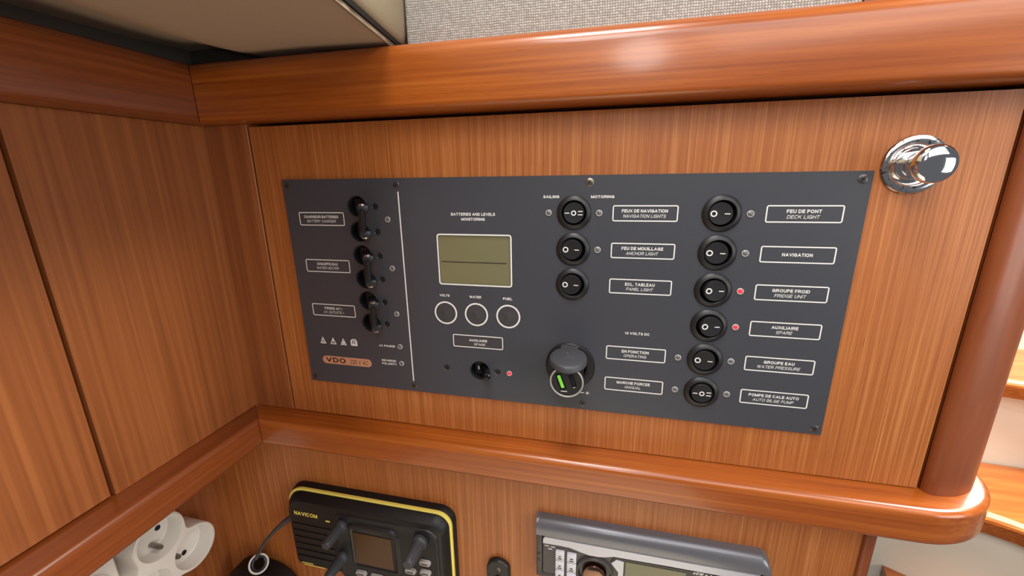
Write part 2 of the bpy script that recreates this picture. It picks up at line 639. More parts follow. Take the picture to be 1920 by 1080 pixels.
back_outline = [(-324, 2, 0, 0), (-302, -20, -1, 1), (-100, -20, 0, 1), (100, -20, 0, 1)] + \
    [(x, y, (207 - x) / 60, (40 - y) / 60) for x, y in arc(207, 40, 60, -90, 0, 28)] + [(267, 190, -1, 0), (203, 190, 0, 0), (203, 26, 0, 0), (-324, 26, 0, 0)]
left_outline = [(-302, -20.5, -1, 1), (-324.4, 1.9, 0, 0), (-345, 1.9, 0, 0), (-345, -620, 0, 0), (-302, -620, -1, 0)]
structure(moulding(back_outline, 43.3, 84.5, 10, 4.0, 'trim_1', M['solid_x']))['label'] = 'thick varnished top rail above the locker door'
structure(moulding(back_outline, -236, -209, 4.5, 5, 'trim_2', M['solid_x']))['label'] = 'varnished lower rail with a rounded right end'
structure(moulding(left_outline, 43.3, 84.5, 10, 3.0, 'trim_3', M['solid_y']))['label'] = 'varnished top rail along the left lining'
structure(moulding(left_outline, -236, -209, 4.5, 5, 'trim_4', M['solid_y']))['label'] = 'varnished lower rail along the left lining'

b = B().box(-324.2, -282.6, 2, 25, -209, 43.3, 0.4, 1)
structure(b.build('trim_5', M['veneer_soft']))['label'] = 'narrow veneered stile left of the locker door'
post = [(213.4, 150), (213.4, 2.5)] + arc(219.4, 3.0, 6, 180, 262, 6) + arc(218.5, 37, 40, -86, 0, 22) + [(258.5, 150)]
b = B().plate([post], -209, 43.3, 'z')
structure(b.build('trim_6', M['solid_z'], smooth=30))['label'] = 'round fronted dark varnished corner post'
b = B().box(193.6, 201.5, 7, 30, -560, -236, 2.5, 3)
structure(b.build('trim_7', M['solid_z']))['label'] = 'dark edge batten on the lower panel'
# dark inside of the locker behind the door gaps
b = B().box(-324, 213, 27, 30, -209, 43.3)
b.build('wall_locker_inside', M['dark_gap'])
structure(bpy.data.objects['wall_locker_inside'])
# left lining: two veneered boards with a joint between them
wl = structure(link('wall_left', None, None, (-324, -60, -80)))
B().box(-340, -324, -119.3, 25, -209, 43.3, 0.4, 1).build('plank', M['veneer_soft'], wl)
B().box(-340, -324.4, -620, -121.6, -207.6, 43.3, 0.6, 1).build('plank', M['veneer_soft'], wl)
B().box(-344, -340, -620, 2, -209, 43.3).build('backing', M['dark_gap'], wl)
# recess under the rails: instrument panel and its left return
b = B().plate([[(-430, -560), (193.6, -560), (193.6, -236), (-430, -236)], rrect(-46, 130, -345, -291, 2), rrect(-300, -140, -385, -305, 4)], 10, 26)
structure(b.build('wall_back', M['veneer']))['label'] = 'veneered instrument board under the lower rail'
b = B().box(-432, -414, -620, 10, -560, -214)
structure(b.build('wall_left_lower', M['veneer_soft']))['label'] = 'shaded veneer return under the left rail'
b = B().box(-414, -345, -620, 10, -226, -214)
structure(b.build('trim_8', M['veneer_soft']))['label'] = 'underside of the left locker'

# headliner: a flat panel left, a groove, and an upright return on which the tweed panel ends
b = B()
edge = lambda y, d=0: -148 - 0.139 * y + d
def sag(x, y):
    # the padded panel turns up into the joint along the left rail and, less, along the back rail
    a = max(0.0, min(1.0, (-252 - x) / 56.0))
    c = max(0.0, min(1.0, (y + 62) / 62.0))
    a = a * a * (3 - 2 * a)
    return 86 + 11 * a + 3.0 * c * c * (min(1, (-150 - x) / 60.0) if x < -150 else 0)


ny, nx = 60, 60
grid = []
for i in range(ny + 1):
    y = 26 - 646 * (i / ny) ** 1.5
    row = []
    for jx in range(nx + 1):
        x = edge(y) + (-440 - edge(y)) * jx / nx
        row.append(b.v((x, y, sag(x, y))))
    grid.append(row)
for i in range(ny):
    for jx in range(nx):
        b.face([grid[i][jx], grid[i + 1][jx], grid[i + 1][jx + 1], grid[i][jx + 1]])
ext = [grid[0][0], grid[0][nx], grid[ny][nx], grid[ny][0]]
up = [b.v((v.co.x, v.co.y, 112)) for v in ext]
b.face(up)
for rowv in ([grid[i][0] for i in range(ny + 1)], [grid[i][nx] for i in range(ny + 1)], grid[0], grid[ny]):
    tops = [b.v((v.co.x, v.co.y, max(v.co.z + 0.2, 88))) for v in rowv]
    for p in range(len(rowv) - 1):
        b.face([rowv[p], rowv[p + 1], tops[p + 1], tops[p]])
top = structure(b.build('ceiling', M['headliner']))
B().box(-346, -150, 8, 26, 84.2, 112).box(-346, -330, -620, 26, 84.2, 112).build('edge_filler', M['filler'], top)
b = B().plate([[(edge(26) - 1.6, 26), (edge(26), 26), (edge(-620), -620), (edge(-620) - 1.6, -620)]], 85.5, 87.6, 'z')
b.build('edge_welt', M['riser'], top)
b = B().plate([[(edge(26, -3.5), 26), (edge(26, 1.6), 26), (edge(-620, 1.6), -620), (edge(-620, -3.5), -620)]], 88.2, 95, 'z')
structure(b.build('trim_9', M['dark_gap']))['label'] = 'dark strip for the shaded groove beside the headliner panel'  # near-black strip: the groove's shade is put into its colour
prof = [(1.5, 91), (2.4, 91.4), (3.8, 94), (4.6, 98), (5.0, 105), (5.2, 118), (5.2, 320), (1.5, 320)]
loops = [[(edge(y, d), y, z) for d, z in prof] for y in (26, -620)]
b = B().loft(loops)
structure(b.build('wall_upper_left', M['riser'], smooth=60))['label'] = 'olive grey upright return beside the headliner'

# locker door with a rectangular cut-out behind the panel
door = thing('locker_door', 'teak veneered locker door that carries the charcoal switch panel', 'door', (-35, 2, -208.3))
b = B().plate([[(-280.6, -208.3), (211.3, -208.3), (211.3, 40.8), (-280.6, 40.8)], [(-246, -166), (139, -166), (139, -9), (-246, -9)]], 2, 22)
b.build('door_panel', M['veneer'], door)
B().box(-247, 140, 21, 23, -167, -8).build('inner_back', M['dark_gap'], door)
latch = B().lathe((167.6, 2, 3.4), [(16.2, 0), (16.4, -0.9), (15.8, -1.8), (13.5, -2.6), (11.0, -2.2), (9.4, -1.2), (8.8, -0.6)], 56).build('latch_plate', M['chrome'], door)
latch['label'] = 'pitted chrome rose'
b = B().lathe((167.6, 2, 3.4), [(7.4, 0), (7.4, -7), (6.6, -11), (6.2, -12.6), (8.4, -13.2), (9.9, -14.2), (10.2, -15.6), (10.1, -17.6), (9.6, -18.6), (8.4, -19.4), (6.0, -20.2), (3.0, -20.6), (0, -20.7)], 64)
b.build('latch_knob', M['mirror_cap'], latch)['label'] = 'polished chrome push knob'

# ------------------------------------------------------------------ switch panel
sp = thing('switch_panel', 'charcoal marine electrical switch panel screwed to the locker door', 'switch panel', (-53.5, 2, -174.8))
BRK = [(-191, -20.2), (-191, -39.6), (-190.8, -58.6), (-190.6, -77.9), (-190.2, -96.4), (-189.8, -115.4)]
SPARE = (-96.3, -150.0)
SOCK = (-24.1, -138.6)
ROCK = [(-24, -24.4), (-24, -49.7), (-23.9, -75.0)] + [(69.3, z) for z in (-24.4, -49.7, -75.0, -100.2, -125.3, -150.5)]
LCD = (-125.3, -69.3, -78.7, -41.3)
holes = [circ(x, z, 8.2, 30) for x, z in BRK + [SPARE]]
holes.append(rrect(*LCD, 1.2, 4))
holes.append(circ(SOCK[0], SOCK[1], 12, 30))
holes += [circ(x, z, 9.6, 30) for x, z in ROCK]
# each breaker pair overlaps nothing: holes are 19 mm apart with 16.4 mm diameter
b = B().plate([[(-255.3, -174.7), (148.3, -174.7), (148.3, 0.5), (-255.3, 0.5)]] + holes, 0, 2)
b.build('face_plate', M['panel'], sp)

# screws
def screw_mesh(r, dome):
    b = B()
    b.mi = 0
    b.lathe((0, 0, 0), [(r, 0.0), (r, -0.12), (r * 0.85, -0.12 - dome * 0.5), (r * 0.5, -0.12 - dome), (0, -0.12 - dome * 1.1)], 20)
    b.mi = 1
    d = -0.16 - dome * 1.1
    b.box(-r * 0.55, r * 0.55, d, d + 0.3, -r * 0.12, r * 0.12)
    b.box(-r * 0.12, r * 0.12, d - 0.01, d + 0.3, -r * 0.55, r * 0.55)
    k = b.bm
    bmesh.ops.rotate(k, verts=k.verts, cent=(0, 0, 0), matrix=Matrix.Rotation(0.5, 3, 'Y'))
    return b


def place(src, pts, y, parent, labels=None):
    out = [src]
    for i, p in enumerate(pts[1:]):
        out.append(copy_tree(src, (p[0], y, p[1]), parent))
    return out


SCR = [(143.2, -4.2), (143.6, -170.3), (-13.8, -169.8), (-156.2, -4.6), (-154.6, -169.5), (-250.5, -170), (-250.7, -4.4)]
s0 = screw_mesh(2.7, 0.35)
for v in s0.bm.verts:
    v.co += Vector((SCR[0][0], 0, SCR[0][1]))
s0 = s0.build('screw', [M['screw'], M['cross']], sp, (SCR[0][0], 0, SCR[0][1]))
place(s0, SCR, 0, sp)
b = screw_mesh(2.8, 0.4)
for v in b.bm.verts:
    v.co += Vector((-14.1, 0, -4.2))
b.build('screw', [M['screw_steel'], M['cross']], sp, (-14.1, 0, -4.2))['label'] = 'bare steel screw at the top edge'
# small countersunk screws beside the breakers: bright rim, dark sunk head
BS = [(-175.3, -20.2), (-175.2, -39.6), (-175.2, -58.8), (-175.1, -77.7), (-175.0, -96.8), (-174.8, -115.8), (-124.3, -149.9), (-81.3, -149.9)]
b = B()
x0, z0 = BS[0]
b.mi = 0
b.lathe((x0, 0, z0), [(2.9, 0), (2.9, -0.12), (2.5, -0.16), (2.3, 0.0)], 22, close=False)
b.mi = 1
b.lathe((x0, 0, z0), [(2.35, -0.02), (1.5, -0.06), (0.7, -0.05), (0, -0.04)], 22, close=False)
b.mi = 2
b.box(x0 - 1.1, x0 + 1.1, -0.1, 0.1, z0 - 0.3, z0 + 0.3)
b.box(x0 - 0.3, x0 + 0.3, -0.11, 0.1, z0 - 1.1, z0 + 1.1)
k0 = b.build('sunk_screw', [M['screw'], M['plastic'], M['cross']], sp, (x0, 0, z0))
place(k0, BS, 0, sp)

# printed frames and lettering
def frame(x0, x1, z0, z1, w=0.75, r=1.3, parent=sp, y=0, name='label_frame'):
    return B().plate([rrect(x0, x1, z0, z1, r, 5), rrect(x0 + w, x1 - w, z0 + w, z1 - w, max(r - w, 0.2), 5)], y - 0.06, y + 0.02).build(name, M['print'], parent, ((x0 + x1) / 2, y, (z0 + z1) / 2))


def label_box(xc, z_top, l1, l2, w=41.6, h=10.7, s=2.15, wid=None):
    f = frame(xc - w / 2, xc + w / 2, z_top - h, z_top)
    zc = z_top - h / 2
    if l2:
        text(l1, xc - 0.2, zc + 1.65, -0.07, s, M['print'], f, width=wid and wid[0], name='lettering')
        text(l2, xc - 0.2, zc - 1.75, -0.07, s, M['print'], f, bold=False, italic=True, width=wid and wid[1], name='lettering')
    else:
        text(l1, xc, zc, -0.07, s, M['print'], f, width=wid and wid[0])


label_box(22.6, -19.3, 'FEUX DE NAVIGATION', 'NAVIGATION LIGHTS', wid=(29.2, 27.0))
label_box(22.6, -44.5, 'FEU DE MOUILLAGE', 'ANCHOR LIGHT', wid=(27.0, 20.8))
label_box(22.6, -69.7, 'ECL. TABLEAU', 'PANEL LIGHT', wid=(19.7, 17.6))
label_box(22.6, -120.1, 'EN FONCTION', 'OPERATING', wid=(18.8, 15.8))
label_box(22.6, -145.2, 'MARCHE FORCEE', 'MANUAL', wid=(23.6, 11.2))
label_box(115.8, -19.2, 'FEU DE PONT', 'DECK LIGHT', w=42.2, wid=(19.0, 17.6))
label_box(115.8, -44.6, 'NAVIGATION', None, w=42.2, wid=(17.2,))
label_box(115.8, -69.8, 'GROUPE FROID', 'FRIDGE UNIT', w=42.2, wid=(21.6, 18.0))
label_box(115.8, -95.0, 'AUXILIAIRE', 'SPARE', w=42.2, wid=(15.8, 9.4))
label_box(115.8, -120.2, 'GROUPE EAU', 'WATER PRESSURE', w=42.2, wid=(18.6, 26.0))
label_box(115.8, -145.3, 'POMPE DE CALE AUTO', 'AUTO BILGE PUMP', w=42.2, wid=(31.0, 25.2))
label_box(-223.7, -24.8, 'CHARGEUR BATTERIES', 'BATTERY CHARGER', w=41.0, wid=(31.0, 26.0))
label_box(-223.7, -63.1, 'CHAUFFE EAU', 'WATER HEATER', w=41.0, wid=(19.2, 20.6))
label_box(-223.6, -101.4, 'PRISES AC 1', 'AC OUTLETS 1', w=41.0, wid=(16.6, 19.0))
st = B().box(-117.2, -75.4, -0.16, 0, -131.2, -121.2, 0.0).build('label_sticker', M['sticker'], sp, (-96.8, 0, -126))
f = B().plate([rrect(-117.5, -76.3, -130.6, -120.0, 1.3, 5), rrect(-116.8, -77.0, -129.9, -120.7, 0.6, 5)], -0.20, -0.15).build('label_frame', M['print'], sp, (-96.8, 0, -125.3))
text('AUXILIAIRE', -96.6, -124.2, -0.21, 1.9, M['print'], f, width=14.8)
text('SPARE', -95.4, -127.4, -0.21, 1.9, M['print'], f, bold=False, italic=True, width=9.2)
for t, x, z, w, s in (('SAILING', -39.8, -13.6, 11.0, 1.9), ('MOTORING', -5.2, -13.7, 15.4, 1.9), ('12 VOLTS DC', 22.8, -109.6, 17.0, 1.9),
                      ('BATTERIES AND LEVELS', -97.0, -25.8, 33.6, 2.1), ('MONITORING', -97.0, -29.4, 18.0, 2.1),
                      ('VOLTS', -122.6, -88.4, 8.4, 1.9), ('WATER', -97.5, -88.5, 9.6, 1.9), ('FUEL', -72.0, -88.6, 7.2, 1.9),
                      ('AC POWER', -176.9, -135.3, 15.0, 1.8), ('REVERSE', -176.4, -148.6, 13.2, 1.8), ('POLARITY', -176.2, -151.5, 13.6, 1.8)):
    text(t, x, z, -0.05, s, M['print'], sp, width=w)
B().box(-15.8, -13.2, -0.06, 0, -160.8, -160.2).box(-11.9, -9.3, -0.06, 0, -160.8, -160.2).box(-10.9, -10.3, -0.06, 0, -161.8, -159.2).build('polarity_mark', M['print'], sp, (-12.6, 0, -160.5))
# dividing line
B().box(-155.6, -154.6, -0.06, 0, -165.3, -9.4).build('divider_line', M['print'], sp, (-155.1, 0, -87))

# warning signs and badge
def tri(cx, zc, w, h):
    o = [(cx - w / 2, zc - h / 2), (cx + w / 2, zc - h / 2), (cx, zc + h / 2)]
    i = [(cx + (p[0] - cx) * 0.62, zc - h / 6 + (p[1] - zc + h / 6) * 0.62) for p in o]
    return o, i


for k, x in enumerate((-238.2, -228.2, -218.2)):
    o, i = tri(x, -134.6, 6.0, 6.4)
    b = B().plate([o, i], -0.06, 0.02)
    if k == 0:
        b.box(x - 1.2, x + 1.2, -0.05, 0, -137.0, -136.4).box(x - 0.3, x + 0.3, -0.05, 0, -136, -133.8)
    elif k == 1:
        b.plate([[(x - 0.9, -134.6), (x + 0.2, -132.6), (x + 0.6, -133.0), (x + 0.1, -134.4), (x + 1.0, -134.4), (x - 0.4, -137.2), (x - 0.1, -135.2)]], -0.05, 0.02)
    else:
        b.plate([circ(x, -135.6, 1.3, 12)], -0.05, 0.02)
    b.build('warning_sign', M['print'], sp, (x, 0, -134.6))
book = [(-211.2, -137.8), (-204.9, -137.8), (-204.9, -133.4), (-206.2, -131.6), (-209.6, -131.6), (-211.2, -133.2)]
B().plate([book, [(-209.6, -136.0), (-208.7, -136.0), (-208.7, -132.6), (-209.6, -132.6)], [(-207.8, -136.0), (-206.9, -136.0), (-206.9, -132.6), (-207.8, -132.6)]], -0.06, 0.02).build('manual_sign', M['print'], sp, (-208, 0, -134.6))
badge = B().plate([rrect(-241.0, -193.2, -156.5, -149.2, 3.6, 8)], -0.25, 0.02).build('badge', M['copper'], sp, (-217, 0, -152.9))
badge['label'] = 'copper coloured pill badge'
text('VDO', -228.0, -152.7, -0.28, 4.5, M['badge_ink'], badge, width=19.6, weight=.2)
text('220 V AC', -205.2, -152.9, -0.28, 3.9, M['badge_ink'], badge, bold=False, italic=True, width=17.0)

# status lights
LEDS = [(-41.5, -24.5), (-7.1, -24.5), (-7.2, -49.7), (51.6, -125.4), (51.6, -150.4)] + [(86.0, z) for z in (-24.6, -49.7, -125.2, -150.4)] + \
       [(-165.5, -30.1), (-165.4, -68.4), (-165.1, -106.3), (-164.8, -135.0), (-164.8, -150.1)]
RED = [(86.0, -75.0), (86.0, -100.1), (-71.7, -150.1)]


def led(p, m, nm):
    b = B()
    b.lathe((p[0], 0, p[1]), [(2.2, 0), (2.15, -0.5), (1.75, -0.7), (1.5, -0.3), (1.5, 0)], 20, close=False)
    r = b.build(nm, M['led_ring'], sp, (p[0], 0, p[1]))
    B().lathe((p[0], 0, p[1]), [(1.55, -0.05), (1.4, -0.45), (0.9, -0.75), (0, -0.9)], 18).build('lens', m, r)
    return r


l0 = led(LEDS[0], M['led_off'], 'status_light')
place(l0, LEDS, 0, sp)
l1 = led(RED[0], M['led_red'], 'status_light')
l1['label'] = 'status light glowing red'
for c in place(l1, RED, 0, sp)[1:]:
    c['label'] = 'status light glowing red'

# rocker switches
def rocker(p, state):
    x, z = p
    b = B().lathe((x, 0, z), [(11.8, 0), (11.8, -0.5), (11.3, -1.2), (9.6, -2.1), (8.7, -2.3), (8.3, -1.9), (8.2, 1.5), (8.2, 8)], 48, close=False)
    r = b.build('rocker_switch', M['plastic'], sp, (x, 0, z))
    tilt = {'off': -6.0, 'on': 6.0, 'mid': 0}[state]
    b = B()
    k = b.mark()
    b.lathe((x, 0, z), [(7.6, 7.5), (7.5, 1.5), (7.1, -2.5), (6.8, -2.9), (5, -2.8), (2.5, -2.7), (0, -2.68)], 48)
    b.turn(k, (x, 7.0, z), 'Z', tilt)
    b.build('rocker', M['plastic'], r)
    b = B()
    k = b.mark()
    y = -2.98
    if state == 'mid':
        b.plate([circ(x, z, 1.75, 20), circ(x, z, 1.05, 20)], y, y + 0.15)
        b.box(x - 6.0, x - 2.9, y, y + 0.15, z - 0.28, z + 0.28)
        b.box(x + 2.9, x + 6.0, y, y + 0.15, z + 0.85, z + 1.4).box(x + 2.9, x + 6.0, y, y + 0.15, z - 1.4, z - 0.85)
    else:
        b.plate([circ(x - 4.0, z, 2.0, 20), circ(x - 4.0, z, 1.25, 20)], y, y + 0.15)
        b.box(x + 2.2, x + 5.4, y, y + 0.15, z - 0.28, z + 0.28)
    b.turn(k, (x, 7.0, z), 'Z', tilt)
    b.build('symbol', M['print'], r)
    return r


protos = {}
for i, p in enumerate(ROCK):
    state = {0: 'mid', 8: 'mid', 5: 'on', 6: 'on'}.get(i, 'off')
    if state in protos:
        copy_tree(protos[state], (p[0], 0, p[1]), sp)
    else:
        protos[state] = rocker(p, state)

# circuit breakers with their levers; paired levers carry a tie bar
def breaker(p, lean=11.0, drop=-1.0):
    x, z = p
    b = B()
    b.lathe((x, 0, z), [(8.15, 0.3), (8.15, 13), (0, 13)], 30, close=False)
    b.box(x - 5.5, x + 5.5, 5, 13, z - 6.0, z + 6.0, 0.8)
    b.lathe((x, 0, z), [(8.15, 0.6), (7.4, 0.8), (7.4, 5)], 30, close=False)
    r = b.build('circuit_breaker', M['plastic'], sp, (x, 0, z))
    b = B()
    b.bar((x + 1.0, 6, z + 0.2), (x + lean, -9.5, z + drop), 8.4, 5.2, (0, 0, 1), 1.1)
    b.build('lever', M['plastic'], r)
    B().box(x - 2.2, x - 1.5, 4.7, 5.1, z - 1.3, z + 1.3).build('position_mark', M['print'], r)
    return r


b0 = breaker(BRK[0])
for p in BRK[1:]:
    copy_tree(b0, (p[0], 0, p[1]), sp)
for (xa, za), (xb, zb) in zip(BRK[0::2], BRK[1::2]):
    b = B().bar((xa + 9.6, -9.6, za - 2.0), (xb + 9.6, -9.6, zb + 0.4), 4.8, 4.0, (0, 1, 0), 1.2)
    t = b.build('tie_bar', M['plastic'], sp, ((xa + xb) / 2 + 9.6, -9.6, (za + zb) / 2))
    B().lathe((xa + 9.9, -8.6, za + 1.2), [(2.4, 0), (2.4, 1.0), (1.6, 1.5), (0, 1.6)], 16, 'z').build('pin_end', M['pin'], t)
    B().lathe((xb + 9.9, -8.6, zb - 3.2), [(2.4, 0), (2.4, -1.0), (1.6, -1.5), (0, -1.6)], 16, 'z').build('pin_end', M['pin'], t)
x, z = SPARE
b = B()
b.lathe((x, 0, z), [(8.15, 0.3), (8.15, 13), (0, 13)], 30, close=False)
b.box(x - 5.5, x + 5.5, 5, 13, z - 6.0, z + 6.0, 0.8)
b.lathe((x, 0, z), [(8.15, 0.6), (7.4, 0.8), (7.4, 5)], 30, close=False)
r = b.build('circuit_breaker', M['plastic'], sp, (x, 0, z))
r['label'] = 'single circuit breaker under the spare label'
B().tube([(x + 1.5, 6, z + 0.5), (x + 4.5, 1, z), (x + 7.6, -6, z - 0.4), (x + 8.6, -8.8, z - 0.6), (x + 8.9, -9.6, z - 0.6)], [3.6, 3.4, 3.1, 2.8, 1.4], 14).build('lever', M['gloss'], r)
B().box(x - 2.6, x - 1.8, 4.6, 5.1, z - 1.4, z + 1.4).build('position_mark', M['print'], r)

# monitor display and its three buttons
d = B().plate([rrect(LCD[0] - 1.0, LCD[1] + 1.0, LCD[2] - 1.0, LCD[3] + 1.0, 2.2, 6), rrect(LCD[0], LCD[1], LCD[2], LCD[3], 1.3, 6)], -0.1, 0.05).build('display', M['print'], sp, (-97.3, 0, -60))
B().box(LCD[0] - 0.5, LCD[1] + 0.5, 0.9, 1.9, LCD[2] - 0.5, LCD[3] + 0.5).build('screen', M['lcd'], d)
B().bar((-123.6, 0.85, -61.7), (-72.6, 0.85, -61.7), 0.3, 0.55, (0, 0, 1), 0.0).build('dark_line', M['lcd_line'], d)
for i, x in enumerate((-122.4, -97.2, -71.8)):
    q = B().plate([circ(x, -102.7, 9.4, 44), circ(x, -102.7, 8.2, 44)], -0.06, 0.02).build('button_ring', M['print'], sp, (x, 0, -102.7))
    B().lathe((x, 0, -102.7), [(8.1, 0), (8.0, -0.15), (5.0, -0.25), (2.5, -0.35), (1.2, -0.8), (0, -0.95)], 36).build('push_button', M['button'], q)

# 12 volt socket with its open lid
x, z = SOCK
b = B().lathe((x, 0, z), [(18.5, 0), (18.5, -1.2), (17.6, -2.4), (13.6, -3.0), (12.2, -2.4), (11.8, 0), (11.8, 16)], 56, close=False)
so = b.build('power_socket', M['plastic_rough'], sp, (x, 0, z))
b = B()
k = b.mark()
sup = []
for i in range(40):
    a = 2 * math.pi * i / 40
    cx, cz = math.cos(a), math.sin(a)
    f = 13.2
    sup.append((cx * f * (1.0 if cz > 0 else 1.0 - 0.06 * cz * cz), cz * f))
lo = []
for (s, y) in ((0.93, 0), (1.0, -1.0), (1.0, -3.6), (0.97, -4.6), (0.86, -5.2)):
    lo.append([(x + p[0] * s, y, z + 2 + p[1] * s) for p in sup])
b.loft(lo)
b.box(x - 7, x + 6, -4.6, -0.4, z + 11, z + 18.5, 1.0)
for (ax_, az_, lw, lh) in ((-4.5, 4.6, 1.0, 4.0), (-1.6, 5.6, 3.4, 0.8), (-1.0, 3.4, 3.0, 0.8), (3.6, 4.6, 0.8, 4.2), (0.2, 0.6, 9.0, 0.9), (-2.5, -1.4, 3.4, 0.8), (2.6, -1.2, 2.6, 0.8)):
    b.box(x + ax_ - lw / 2, x + ax_ + lw / 2, -5.55, -5.0, z + 1 + az_ - lh / 2, z + 1 + az_ + lh / 2, 0.15, 1)
# swing the lid up about its hinge so that its outer face looks upwards
hinge = (x, -2.5, z + 17.5)
b.turn(k, hinge, 'X', 0)
for v in b.since(k):
    q = v.co - Vector(hinge)
    v.co = Vector((hinge[0] + q.x, hinge[1] + q.z * 0.985 - q.y * 0.17, hinge[2] + (-q.y - 2.5) * 0.985 + q.z * 0.17))
b.build('socket_lid', M['rubber'], so)['label'] = 'grey black rubber lid flipped up'

# plugged-in usb charger
ch = thing('usb_charger', 'round black two port car charger plugged into the panel socket', 'charger', (x, -2, z))
B().lathe((x, 0, z), [(10.8, 14), (10.8, -4), (11.0, -22), (11.9, -23.5), (12.0, -26), (11.6, -27), (0, -27)], 48).build('body', M['plastic'], ch)
# the two ends of the light ring stop at the lid
ring = []
for a in range(118, 118 + 306, 6):
    t = math.radians(a)
    ring.append((x + 11.2 * math.cos(t), -27.0, z + 11.2 * math.sin(t)))
B().tube(ring, 0.62, 8).build('face_ring', M['ring_grey'], ch)


def port(dx, dz, w, h, m, nm, lab):
    b = B()
    k = b.mark()
    o = rrect(x + dx - w / 2 - 0.9, x + dx + w / 2 + 0.9, z + dz - h / 2 - 0.9, z + dz + h / 2 + 0.9, 0.8, 4)
    i = rrect(x + dx - w / 2, x + dx + w / 2, z + dz - h / 2, z + dz + h / 2, 0.6, 4)
    b.plate([o, i], -27.25, -26.9)
    b.turn(k, (x + dx, -27, z + dz), 'Y', -20)
    pr = b.build(nm, M['gloss'], ch)
    b = B()
    k = b.mark()
    b.box(x + dx - w / 2 + 0.2, x + dx + w / 2 - 0.2, -27.15, -26.95, z + dz - h / 2 + 0.4, z + dz + h / 2 - 0.2, 0.0)
    b.turn(k, (x + dx, -27, z + dz), 'Y', -20)
    c = b.build('tongue', m, pr)
    c['label'] = lab
    return pr


port(-4.0, -0.2, 2.6, 10.4, M['green'], 'usb_port', 'lime green tongue')
port(4.2, 1.2, 1.4, 7.4, M['cross'], 'usb_port', 'narrow black slot')
B().box(x - 3.9, x + 0.5, -27.12, -26.95, z - 7.6, z - 7.1).box(x + 4.7, x + 6.0, -27.12, -26.95, z - 3.9, z - 3.4).build('port_mark', M['print'], ch)

# ------------------------------------------------------------------ marine radio
vh = thing('marine_radio', 'black marine radio with a yellow trim line in the instrument board', 'radio', (-219, 10, -345))


def vo(inset, r):
    return rrect(-308 + inset, -128.4 - inset, -393 + inset, -297 - inset, (max(r - 5, 2), r, r, r + 5), 8)


def at_y(pts, y):
    return [(p[0], y, p[1]) for p in pts]


b = B().loft([at_y(vo(0, 14), 10), at_y(vo(0.4, 14), 6), at_y(vo(1.6, 14), 3.2)], True, True)
b.build('housing', M['plastic_rough'], vh)
b = B().loft([at_y(vo(1.4, 14), 3.4), at_y(vo(1.4, 14), 1.0), at_y(vo(2.6, 13), 0.6)], True, True)
b.build('yellow_line', M['yellow'], vh)['label'] = 'yellow trim line'
b = B().loft([at_y(vo(3.2, 13), 1.2), at_y(vo(4.0, 13), -2.5), at_y(vo(8.5, 11), -8.0), at_y(vo(11, 9), -8.6)], True, True)
fr = b.build('front_bezel', M['plastic_rough'], vh)
text('NAVICOM', -279.6, -319.4, -8.75, 4.6, M['yellow'], fr, width=26.6)
B().box(-257.6, -252.8, -8.8, -8.5, -323.6, -322.0).build('model_mark', M['yellow'], fr)
B().box(-294, -281, -8.8, -8.5, -382.2, -381.4).box(-292, -267, -8.8, -8.5, -384.4, -383.6).build('model_mark', M['yellow'], fr)
for i in range(6):
    zz = -333 - i * 8
    B().bar((-297.5, -8.8, zz), (-252 , -8.8, zz - 0.4), 1.2, 2.2, (0, 0, 1), 0.5).build('grille_rib', M['plastic_rough'], vh)
inner = lambda g, y: at_y(rrect(-247 + g, -139.5 - g, -389 + g, -310.5 - g, (6, 10, 12, 8), 6), y)
B().loft([inner(-1.0, -7.0), inner(0.5, -9.6), inner(2.2, -9.9), inner(3.6, -9.2)], True, True).build('control_panel', M['plastic'], vh)
sc = lambda g, y: at_y(rrect(-232 + g, -180 - g, -370 + g, -318.6 - g, (3, 3, 9, 5), 6), y)
scr = B().loft([sc(-1.0, -9.0), sc(0.6, -11.0), sc(2.5, -11.2), sc(3.8, -10.0)], True, True).build('screen_bezel', M['plastic'], vh)
B().box(-227, -187, -10.6, -9.8, -364.6, -328.2, 0.0).build('screen', M['lcd_brown'], scr)


def knob(px, pz, r, tip):
    prof = [(r * 1.25, -8.5), (r * 1.25, -12), (r * 1.08, -13.2), (r * 1.0, -14), (r * 0.98, -20), (r * 0.86, tip + 1.5), (r * 0.7, tip), (0, tip - 0.3)]
    k = B().lathe((px, 0, pz), prof, 24).build('knob', M['rubber'], vh, (px, -9, pz))
    for j in range(8):
        a = math.radians(45 * j + 10)
        ca, sa = math.cos(a), math.sin(a)
        B().tube([(px + ca * r * 0.96, -15, pz + sa * r * 0.96), (px + ca * r * 0.84, tip + 2, pz + sa * r * 0.84)], 0.5, 6).build('ridge', M['rubber'], k)
    return k


knob(-239.5, -323.5, 4.9, -34)
knob(-243.2, -362.0, 4.9, -34)
knob(-157.2, -324.0, 6.0, -35)
for (bx, bz, w, h) in ((-153.8, -347.8, 11.5, 6.2), (-169.6, -361.2, 11.5, 6.2), (-154.2, -359.4, 11.5, 6.2), (-224.0, -377.4, 12, 6), (-207.0, -378.2, 14, 6), (-190.0, -378.6, 12, 6)):
    kk = B().loft([at_y(rrect(bx - w / 2, bx + w / 2, bz - h / 2, bz + h / 2, 2.6, 5), -9.2), at_y(rrect(bx - w / 2 + 0.4, bx + w / 2 - 0.4, bz - h / 2 + 0.4, bz + h / 2 - 0.4, 2.4, 5), -11.4), at_y(rrect(bx - w / 2 + 1.4, bx + w / 2 - 1.4, bz - h / 2 + 1.4, bz + h / 2 - 1.4, 1.5, 5), -11.9)]).build('key', M['grey_key'], vh)
    B().box(bx - w * 0.28, bx + w * 0.28, -12.0, -11.7, bz - 0.7, bz + 0.7).build('key_print', M['key_ink'], kk)

